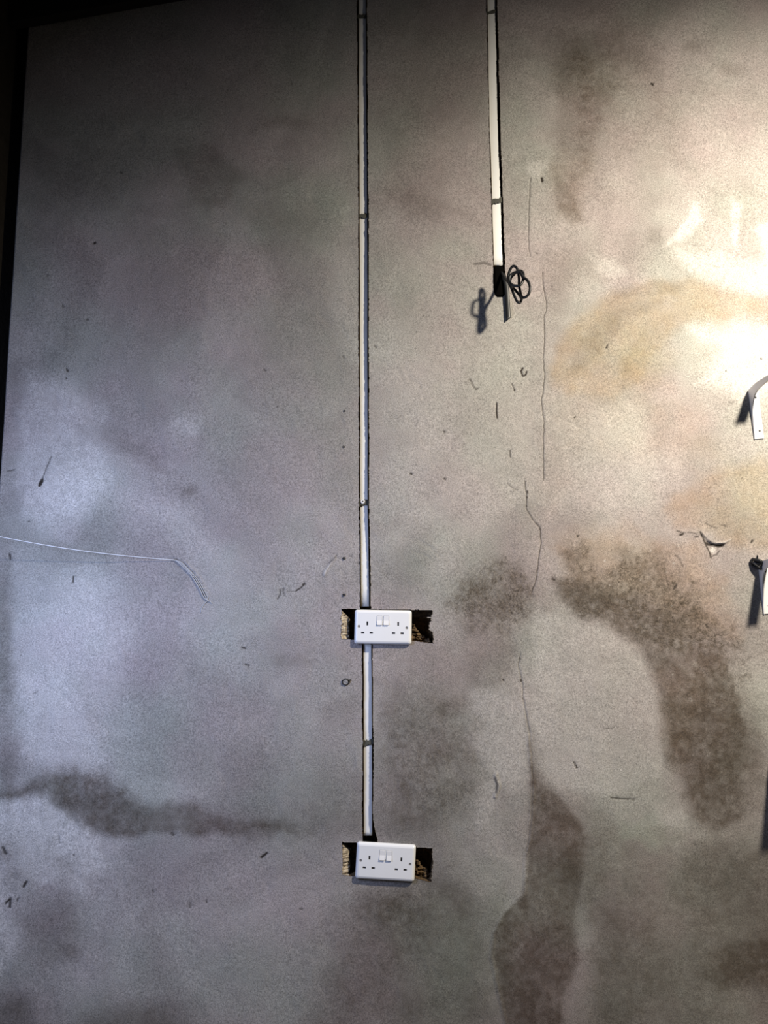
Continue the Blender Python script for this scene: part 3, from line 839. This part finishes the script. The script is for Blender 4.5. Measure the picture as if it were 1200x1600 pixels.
# ------------------------------------------------------------------ conduits set in the chases
def conduit(name, label, V_, L_, R_, yf, thick, v0, v1, clips, screw_at=None):
    mid = P3((np.interp((v0 + v1) / 2, V_, L_) + np.interp((v0 + v1) / 2, V_, R_)) / 2, (v0 + v1) / 2, yf)
    root = thing(name, label, 'conduit', mid, 'white conduits set in the wall')
    bm = bmesh.new()
    n = 46
    rings = []
    rad = .0022
    for i in range(n + 1):
        v = v0 + (v1 - v0) * i / n
        wob = .18 * math.sin(v * .031) + .12 * math.sin(v * .083 + 1)
        l = P3(np.interp(v, V_, L_) + wob, v, yf)
        r = P3(np.interp(v, V_, R_) + wob, v, yf)
        x0, x1, z = l[0], r[0], l[2]
        prof = []
        for (cx, cy, a0) in ((x0 + rad, yf + rad, 180), (x1 - rad, yf + rad, 270), (x1 - rad, yf + thick - rad, 0), (x0 + rad, yf + thick - rad, 90)):
            for k in range(4):
                a = math.radians(a0 + 30 * k)
                prof.append((cx + rad * math.cos(a), cy + rad * math.sin(a)))
        rings.append([bm.verts.new((p[0] - mid[0], p[1] - mid[1], z - mid[2])) for p in prof])
    m = len(rings[0])
    for i in range(n):
        for k in range(m):
            bm.faces.new((rings[i][k], rings[i][(k + 1) % m], rings[i + 1][(k + 1) % m], rings[i + 1][k]))
    bm.faces.new(rings[0])
    bm.faces.new(rings[-1][::-1])
    link('tube', bm, M_PVC, root, True)
    for (cv_, hgt, tilt) in clips:
        bm = bmesh.new()
        l = P3(np.interp(cv_, V_, L_) - 2.2, cv_, yf)
        r = P3(np.interp(cv_, V_, R_) + 1.4, cv_, yf)
        zc = l[2]
        hh = hgt / 610.0
        N = 10
        tp, bt = [], []
        rr = np.random.RandomState(int(cv_) + 1000)
        for yy in (yf - .0030, yf + .006):
            for i in range(N + 1):
                s = i / N
                x = l[0] + (r[0] - l[0]) * s
                zz = zc + tilt * (s - .5) / 610.0
                a = rr.uniform(-.25, .25) * hh
                bulge = -.0012 * math.sin(math.pi * s)
                tp.append(bm.verts.new((x - mid[0], yy + bulge - mid[1], zz + hh * .5 + a - mid[2])))
                bt.append(bm.verts.new((x - mid[0], yy + bulge - mid[1], zz - hh * .5 + rr.uniform(-.25, .25) * hh - mid[2])))
        K = N + 1
        for i in range(N):
            bm.faces.new((tp[i], tp[i + 1], bt[i + 1], bt[i]))
            bm.faces.new((tp[K + i], bt[K + i], bt[K + i + 1], tp[K + i + 1]))
            bm.faces.new((tp[i], tp[K + i], tp[K + i + 1], tp[i + 1]))
            bm.faces.new((bt[i], bt[i + 1], bt[K + i + 1], bt[K + i]))
        bm.faces.new((tp[0], bt[0], bt[K], tp[K]))
        bm.faces.new((tp[N], tp[K + N], bt[K + N], bt[N]))
        link('clip', bm, M_CLIP, root)
    if screw_at:
        u, v = screw_at
        c = Vector(P3(u, v, yf - .0045)) - Vector(mid)
        bm = bmesh.new()
        cyl(bm, c, (0, 1, 0), .0052, .003, 18, .0062)
        s = link('clip', bm, M_ROCK, root)
        s['label'] = 'round white clip with a screw'
        bm = bmesh.new()
        cyl(bm, c + Vector((0, -.0018, 0)), (0, 1, 0), .0019, .002, 12)
        link('screw', bm, M_SLOT, s)
    return root

conduit('conduit', 'long white conduit in its wall groove, from the top edge down to the upper socket',
        [-900, 0, 200, 338, 785, 953], [555, 560, 560.6, 561.5, 562.5, 563.8], [567.5, 571.8, 573, 574.2, 575, 577.4], .0105, .010, -330, 947.5,
        [(-180, 6, 0), (27, 5, 0), (338, 7, 0), (786, 7.5, 2.5)], (566.8, 783.5))
conduit('conduit', 'short white conduit in its wall groove between the upper and lower double sockets',
        [1000, 1010, 1160, 1310], [567.2, 567.4, 568, 567.8], [580.4, 580.6, 582.0, 581.5], .0105, .010, 1003.5, 1305.5, [(1160, 8, 3)])
conduit('conduit', 'white conduit on the right in a wall groove, ending above the black knotted cable',
        [-900, 0, 200, 280, 413], [746, 761, 764.6, 767.6, 771.4], [759, 774, 778.4, 781.4, 786], .0092, .010, -330, 414, [(-120, 6, 4), (20, 5, 4), (315, 8, 5)])

# ------------------------------------------------------------------ double sockets
def boolean_cut(bm_body, cutters):
    """subtract boxes/cylinders from a body; returns a new bmesh"""
    def tmp(bm):
        m = bpy.data.meshes.new('tmp')
        bmesh.ops.recalc_face_normals(bm, faces=bm.faces[:])
        bm.to_mesh(m)
        bm.free()
        o = bpy.data.objects.new('tmp', m)
        COL.objects.link(o)
        return o
    body = tmp(bm_body)
    cut = tmp(cutters)
    md = body.modifiers.new('cut', 'BOOLEAN')
    md.operation = 'DIFFERENCE'
    md.solver = 'EXACT'
    md.object = cut
    dg = bpy.context.evaluated_depsgraph_get()
    ev = body.evaluated_get(dg)
    out = bmesh.new()
    out.from_mesh(ev.to_mesh())
    ev.to_mesh_clear()
    for o in (body, cut):
        m = o.data
        bpy.data.objects.remove(o)
        bpy.data.meshes.remove(m)
    return out

SLOTS = [(-.0405, .0085, .0042, .0098), (.0385, .0085, .0042, .0098),
         (-.0520, -.0150, .0082, .0048), (-.0300, -.0150, .0082, .0048), (.0270, -.0150, .0082, .0048), (.0490, -.0150, .0082, .0048)]

def make_socket(label, u, v, roll, yaw, pitch_, proud, group):
    loc = P3(u, v, -proud)
    root = thing('double_socket', label, 'socket', loc, group)
    root.rotation_euler = (math.radians(pitch_), math.radians(roll), math.radians(yaw))
    W2, H2, T = .0735, .0435, .0095
    # pillow-edged faceplate: flat front with a softly rounded border
    bm = bmesh.new()
    prof = [(0, T), (.0004, T - .003), (.0016, .0035), (.0042, .0012), (.0075, .0)]
    rings = []
    for (inset, yy) in prof:
        cr = .0065 - inset * .4
        ring = []
        for (sx, sz, a0) in ((1, 1, 0), (-1, 1, 90), (-1, -1, 180), (1, -1, 270)):
            cx, cz = sx * (W2 - inset - cr), sz * (H2 - inset - cr)
            for k in range(6):
                a = math.radians(a0 + 18 * k)
                ring.append(bm.verts.new((cx + cr * math.cos(a), yy, cz + cr * math.sin(a))))
        rings.append(ring)
    m = len(rings[0])
    for i in range(len(rings) - 1):
        for k in range(m):
            bm.faces.new((rings[i][k], rings[i][(k + 1) % m], rings[i + 1][(k + 1) % m], rings[i + 1][k]))
    bm.faces.new(rings[0][::-1])
    bm.faces.new(rings[-1])
    cut = bmesh.new()
    for (x, z, wx, hz) in SLOTS:
        box(cut, x - wx / 2, x + wx / 2, -.004, .0075, z - hz / 2, z + hz / 2)
    for x, z in ((-.0618, 0.001), (.0605, -.001)):
        cyl(cut, (x, 0, z), (0, 1, 0), .0034, .008, 20)
    for x in (-.0094, .0078):
        box(cut, x - .0071, x + .0071, -.004, .004, .0165 - .0125, .0165 + .0125)
    fb = boolean_cut(bm, cut)
    link('faceplate', fb, M_SOCK, root)
    for (x, z, wx, hz) in SLOTS:
        bm = bmesh.new()
        box(bm, x - wx / 2, x + wx / 2, .0030, .0075, z - hz / 2, z + hz / 2)
        link('slot_shutter', bm, M_SLOT, root)
    for x, z in ((-.0618, 0.001), (.0605, -.001)):
        bm = bmesh.new()
        cyl(bm, (x, .0025, z), (0, 1, 0), .0031, .0028, 20)
        cut = bmesh.new()
        box(cut, x - .004, x + .004, -.002, .0018, z - .0006, z + .0006)
        r = Matrix.Translation((x, 0, z)) @ Matrix.Rotation(math.radians(50), 4, 'Y') @ Matrix.Translation((-x, 0, -z))
        bmesh.ops.transform(cut, matrix=r, verts=cut.verts[:])
        link('screw', boolean_cut(bm, cut), M_SCREW, root)
    for x in (-.0094, .0078):
        bm = bmesh.new()
        # rocker wedge, proud at the bottom
        z0, z1 = .0165 - .0120, .0165 + .0120
        pr = [(.0038, z0), (-.0036, z0 + .0004), (-.0008, (z0 + z1) / 2), (-.0012, z1 - .0006), (.0038, z1)]
        A = [bm.verts.new((x - .0066, a, c)) for a, c in pr]
        B = [bm.verts.new((x + .0066, a, c)) for a, c in pr]
        bm.faces.new(A)
        bm.faces.new(B[::-1])
        for i in range(5):
            bm.faces.new((A[i], A[(i + 1) % 5], B[(i + 1) % 5], B[i]))
        bmesh.ops.bevel(bm, geom=bm.edges[:], offset=.0005, segments=2, profile=.5, affect='EDGES')
        link('rocker_switch', bm, M_ROCK, root)
    bm = bmesh.new()
    box(bm, -.0690, .0640, T, T + .034, -.0345, .0340, .002)
    bo = link('back_box', bm, M_BOX, root)
    bo['label'] = 'dark metal back box'
    return root

GS = 'double sockets on the plastered wall'
make_socket('white double socket, the upper one, between the long conduit and the short conduit', 598.6, 979.8, .9, 0, -1.0, .0125, GS)
make_socket('white double socket, the lower more crooked one, under the short conduit', 602.6, 1347.5, 3.2, 0, -1.5, .0105, GS)

# ------------------------------------------------------------------ black cable, knotted, and the black block filling the groove end
root = thing('power_cable', 'black cable knotted in loops hanging out of the wall groove under the right conduit', 'cable', P3(781, 440, 0))
inv = -Vector(root.location)
def Q(u, v, y):
    y = y * 1.2 - max(0, v - 430) * .0005 if y < -.05 else y
    return Vector(P3(u, v, y)) + inv
loop = [(780, 420, .020), (783, 425, .004), (787, 431, -.012), (792, 438, -.030), (796, 443, -.045), (803, 451, -.055), (810, 459, -.060), (814, 465, -.062),
        (815, 468, -.064), (812, 473, -.066), (808, 471, -.066), (804, 463, -.064), (799, 450, -.060), (795, 441, -.058), (794, 433, -.060), (796, 424, -.064),
        (800, 417, -.068), (804, 416, -.070), (808, 420, -.072), (810, 428, -.074), (811, 437, -.074), (811, 446, -.072), (813, 456, -.070), (815, 463, -.074),
        (819, 465, -.080), (825, 461, -.088), (828, 453, -.094), (827, 444, -.096), (823, 437, -.094), (817, 433, -.090), (813, 426, -.086), (808, 425, -.083),
        (802, 427, -.080), (797, 431, -.078), (796, 439, -.076), (800, 445, -.078), (806, 446.5, -.080), (812, 446, -.084), (816, 441, -.086), (818, 433, -.086),
        (817, 426, -.084), (813, 423, -.082), (808, 424, -.080), (804, 428, -.074), (799, 433, -.066), (797, 438, -.062)]
bm = bmesh.new()
tube(bm, catmull([Q(*p) for p in loop], 6), .0035, 12)
link('looped_cord', bm, M_BLACK, root, True)
# flat twin tail hanging straight down, cut on the slant
bm = bmesh.new()
cl = [(786, 428, .004), (789, 437, -.004), (791.5, 450, -.005), (792.8, 468, -.005), (793.8, 484, -.005), (794.6, 499, -.005)]
pts = catmull([Q(*p) for p in cl], 5)
tube(bm, pts, .0064, 14, .40)
for vtx in bm.verts:
    e = pts[-1]
    if (vtx.co - e).length < .009 and vtx.co.z < e.z + .003:
        vtx.co.z += (vtx.co.x - e.x) * .8
link('cable_tail', bm, M_BLACK, root, True)
bm = bmesh.new()
a, c = P3(771.6, 415.5, 0), P3(787.8, 462, 0)
box(bm, a[0] + inv.x + .0006, c[0] + inv.x, -.0005, .034, c[2] + inv.z, a[2] + inv.z, .005, 3)
link('groove_infill', bm, M_INFILL, root, True)['label'] = 'dull black block filling the end of the groove'

# ------------------------------------------------------------------ shelf brackets
def make_bracket(label, u, v, tilt, group, armlen=.150, s=1.0):
    loc = P3(u, v, 0)
    loc = (loc[0], -.0045, loc[2])
    root = thing('shelf_bracket', label, 'bracket', loc, group)
    root.rotation_euler = (0, math.radians(tilt), 0)
    Wd, Hh, T = .0255 * s, .134 * s, .0028
    # leg plate screwed to the wall
    bm = bmesh.new()
    box(bm, 0, Wd, 0, T, -Hh, 0, .0008)
    cut = bmesh.new()
    for zz in (-.022 * s, -Hh + .021 * s):
        cyl(cut, (Wd * .62, 0, zz), (0, 1, 0), .0032, .02, 16)
    link('leg_plate', boolean_cut(bm, cut), M_BRKT, root)
    # arm plate reaching out from the wall
    bm = bmesh.new()
    N = 14
    top = []
    for i in range(N + 1):
        t_ = i / N
        yy = T - t_ * armlen
        top.append((yy, .008 * math.sin(min(1, t_ * 2.2) * math.pi / 2)))
    L1 = [bm.verts.new((0, y_, z_)) for y_, z_ in top]
    R1 = [bm.verts.new((Wd, y_, z_)) for y_, z_ in top]
    L2 = [bm.verts.new((0, y_, z_ - .0028)) for y_, z_ in top]
    R2 = [bm.verts.new((Wd, y_, z_ - .0028)) for y_, z_ in top]
    for i in range(N):
        bm.faces.new((L1[i], R1[i], R1[i + 1], L1[i + 1]))
        bm.faces.new((L2[i], L2[i + 1], R2[i + 1], R2[i]))
        bm.faces.new((L1[i], L1[i + 1], L2[i + 1], L2[i]))
        bm.faces.new((R1[i], R2[i], R2[i + 1], R1[i + 1]))
    bm.faces.new((L1[0], L2[0], R2[0], R1[0]))
    bm.faces.new((L1[-1], R1[-1], R2[-1], L2[-1]))
    link('arm_plate', bm, M_BRKT, root)
    # pressed rib along the left edge, deep in the corner and fading towards the foot of the leg
    bm = bmesh.new()
    outer = [(T, -Hh)] + [(T, -Hh * (1 - k / 6)) for k in range(1, 6)] + top
    inner = []
    nO = len(outer)
    for i, (y_, z_) in enumerate(outer):
        inner.append(None)
    cpts = catmull([(0, -.0015, -Hh), (0, -.0045, -Hh * .72), (0, -.0085, -Hh * .45), (0, -.016, -Hh * .27), (0, -.032, -.019), (0, -.060, -.0095), (0, -armlen + T, .0005)], 4)
    A, Bq = [], []
    def rib_side(x):
        o_ = [bm.verts.new((x, y_, z_)) for y_, z_ in outer]
        i_ = [bm.verts.new((x, c_.y, c_.z)) for c_ in cpts]
        return o_, i_
    oa, ia = rib_side(-.0004)
    ob, ib = rib_side(.0024)
    from mathutils.geometry import tessellate_polygon
    loopA = oa + ia[::-1]
    loopB = ob + ib[::-1]
    tri = tessellate_polygon([[v_.co for v_ in loopA]])
    for t_ in tri:
        bm.faces.new([loopA[k] for k in t_])
        bm.faces.new([loopB[k] for k in t_][::-1])
    m_ = len(loopA)
    for k in range(m_):
        bm.faces.new((loopA[k], loopA[(k + 1) % m_], loopB[(k + 1) % m_], loopB[k]))
    link('side_rib', bm, M_BRKT, root)
    # screws
    for zz in (-.022 * s, -Hh + .021 * s):
        bm = bmesh.new()
        cyl(bm, (Wd * .62, .0012, zz), (0, 1, 0), .0030, .0028, 14)
        link('screw', bm, M_SLOT, root)
    return root

GB = 'white shelf brackets along the right edge'
make_bracket('white steel shelf bracket, upper one at the right edge, beside the brightest patch of wall', 1168.5, 610, -3.6, GB)
make_bracket('white steel shelf bracket at the right edge, lower one, black tie wrapped on its corner', 1184, 880, -2.5, GB, .150, .98)
make_bracket('white steel shelf bracket just past the right edge, lowest of three, casting a long shadow', 1204.5, 1160, -2, GB, .165, .95)

# black tie wrapped round the corner of the second bracket
tp = P3(1181, 880, -.012)
tie = thing('cable_tie', 'black plastic tie knotted round the corner of the lower shelf bracket', 'cable tie', tp)
def T3(u, v, y):
    return Vector(P3(u, v, y)) - Vector(tp)
bm = bmesh.new()
tube(bm, catmull([T3(1176, 874, -.008), T3(1182, 875, -.020), T3(1189, 877, -.026), T3(1191, 884, -.020), T3(1184, 888, -.012), T3(1177, 884, -.006), T3(1174, 878, -.006), T3(1176, 874, -.008)], 5), .0042, 8)
tube(bm, catmull([T3(1174, 877, -.008), T3(1180, 882, -.016), T3(1190, 890, -.020)], 5), .0030, 8)
tube(bm, catmull([T3(1178, 878, -.012), T3(1184, 881, -.018), T3(1189, 879, -.022)], 5), .0050, 8)
link('strap', bm, M_BLACK, tie, True)
bm = bmesh.new()
tube(bm, catmull([T3(1182, 878, -.014), T3(1183, 872, -.018), T3(1183.5, 867.5, -.022)], 4), .0034, 8, 1.0, Vector((0, 1, 0)), lambda s: 1 - .55 * s)
link('tail', bm, M_BLACK, tie, True)

# ------------------------------------------------------------------ string let into the plaster
e = Vector(P3(276, 875.5, .0))
l0 = Vector(P3(0, 836, -.05))
d = (l0 - e)
far = e + d * ((-1.050 - e.x) / d.x)
st = thing('string', 'thin white string stretched across from the left edge, its frayed end plastered into the wall', 'string', tuple(e))
bm = bmesh.new()
pts = []
for i in range(41):
    t_ = i / 40
    p = far.lerp(e, t_)
    p = p + Vector((0, 0, -.010 * math.sin(math.pi * t_))) 
    pts.append(p - e)
tube(bm, pts, .00105, 6)
link('taut_strand', bm, M_STRING, st, True)
bm = bmesh.new()
for j, off in enumerate(((0, 0), (3, -2), (-3, 2.5))):
    c_ = [(274, 875.5, -.0005), (284, 881 + off[1], -.0015), (296, 893 + off[1], -.0015), (306 + off[0], 905, -.0015), (315 + off[0], 920, -.002), (322 + off[0], 934, -.0015), (326 - off[0] * 2, 940 + off[1], -.001)]
    tube(bm, catmull([Vector(P3(*q_)) - e for q_ in c_], 5), .0013, 6)
tube(bm, catmull([Vector(P3(*q_)) - e for q_ in ((325, 938, -.001), (320, 943, -.001), (315, 951, -.0005), (314, 957, .0))], 4), .0013, 6)
link('frayed_end', bm, M_FRAY, st, True)

# ------------------------------------------------------------------ wall plugs and the screw left of the conduit
plug_src = None
for (u, v, r, lab) in ((538, 642.5, .0031, 'small black wall plug beside the long conduit, highest of the four in a column'),
                       (537, 698.5, .0033, 'small black wall plug beside the long conduit, second from the top of the column'),
                       (537.3, 872.5, .0038, 'small black wall plug right of the pale scratch, third down the column'),
                       (537.3, 929.5, .0036, 'small black wall plug just above the upper socket hole, lowest of the column')):
    c = P3(u, v, 0)
    bm = bmesh.new()
    N = 16
    rr_ = [(r, .003), (r, -.0012), (r * .75, -.0016), (r * .5, -.0012), (r * .45, .003)]
    rg = [[bm.verts.new((a * math.cos(2 * math.pi * k / N), y_, a * math.sin(2 * math.pi * k / N))) for k in range(N)] for a, y_ in rr_]
    for i in range(len(rg) - 1):
        for k in range(N):
            bm.faces.new((rg[i][k], rg[i][(k + 1) % N], rg[i + 1][(k + 1) % N], rg[i + 1][k]))
    bm.faces.new(rg[-1])
    o = link('wall_plug', bm, M_PLUG, None, True)
    o.location = c
    tag(o, lab, 'wall plug', 'black wall plugs left of the long conduit')

c = P3(540, 1065.5, 0)
sr = thing('screw', 'round steel screw with a dark torn rim, in the wall left of the short conduit', 'screw', c)
bm = bmesh.new()
cyl(bm, (0, -.0012, 0), (0, 1, 0), .0062, .003, 20, .0062)
cut = bmesh.new()
box(cut, -.008, .008, -.004, -.0016, -.0009, .0009)
bmesh.ops.transform(cut, matrix=Matrix.Rotation(math.radians(35), 4, 'Y'), verts=cut.verts[:])
link('screw_head', boolean_cut(bm, cut), M_SCREW, sr)
bm = bmesh.new()
N = 20
ring = []
for k in range(15):
    a = math.radians(20 + k * 22)
    rad_ = .0082 + .0009 * math.sin(k * 2.3)
    ring.append(Vector((math.cos(a) * rad_, -.0008, math.sin(a) * rad_ * .85)))
ring.append(Vector((.0125, -.001, .0065)))
tube(bm, ring, .0019, 6)
link('torn_rim', bm, M_PLUG, sr, True)
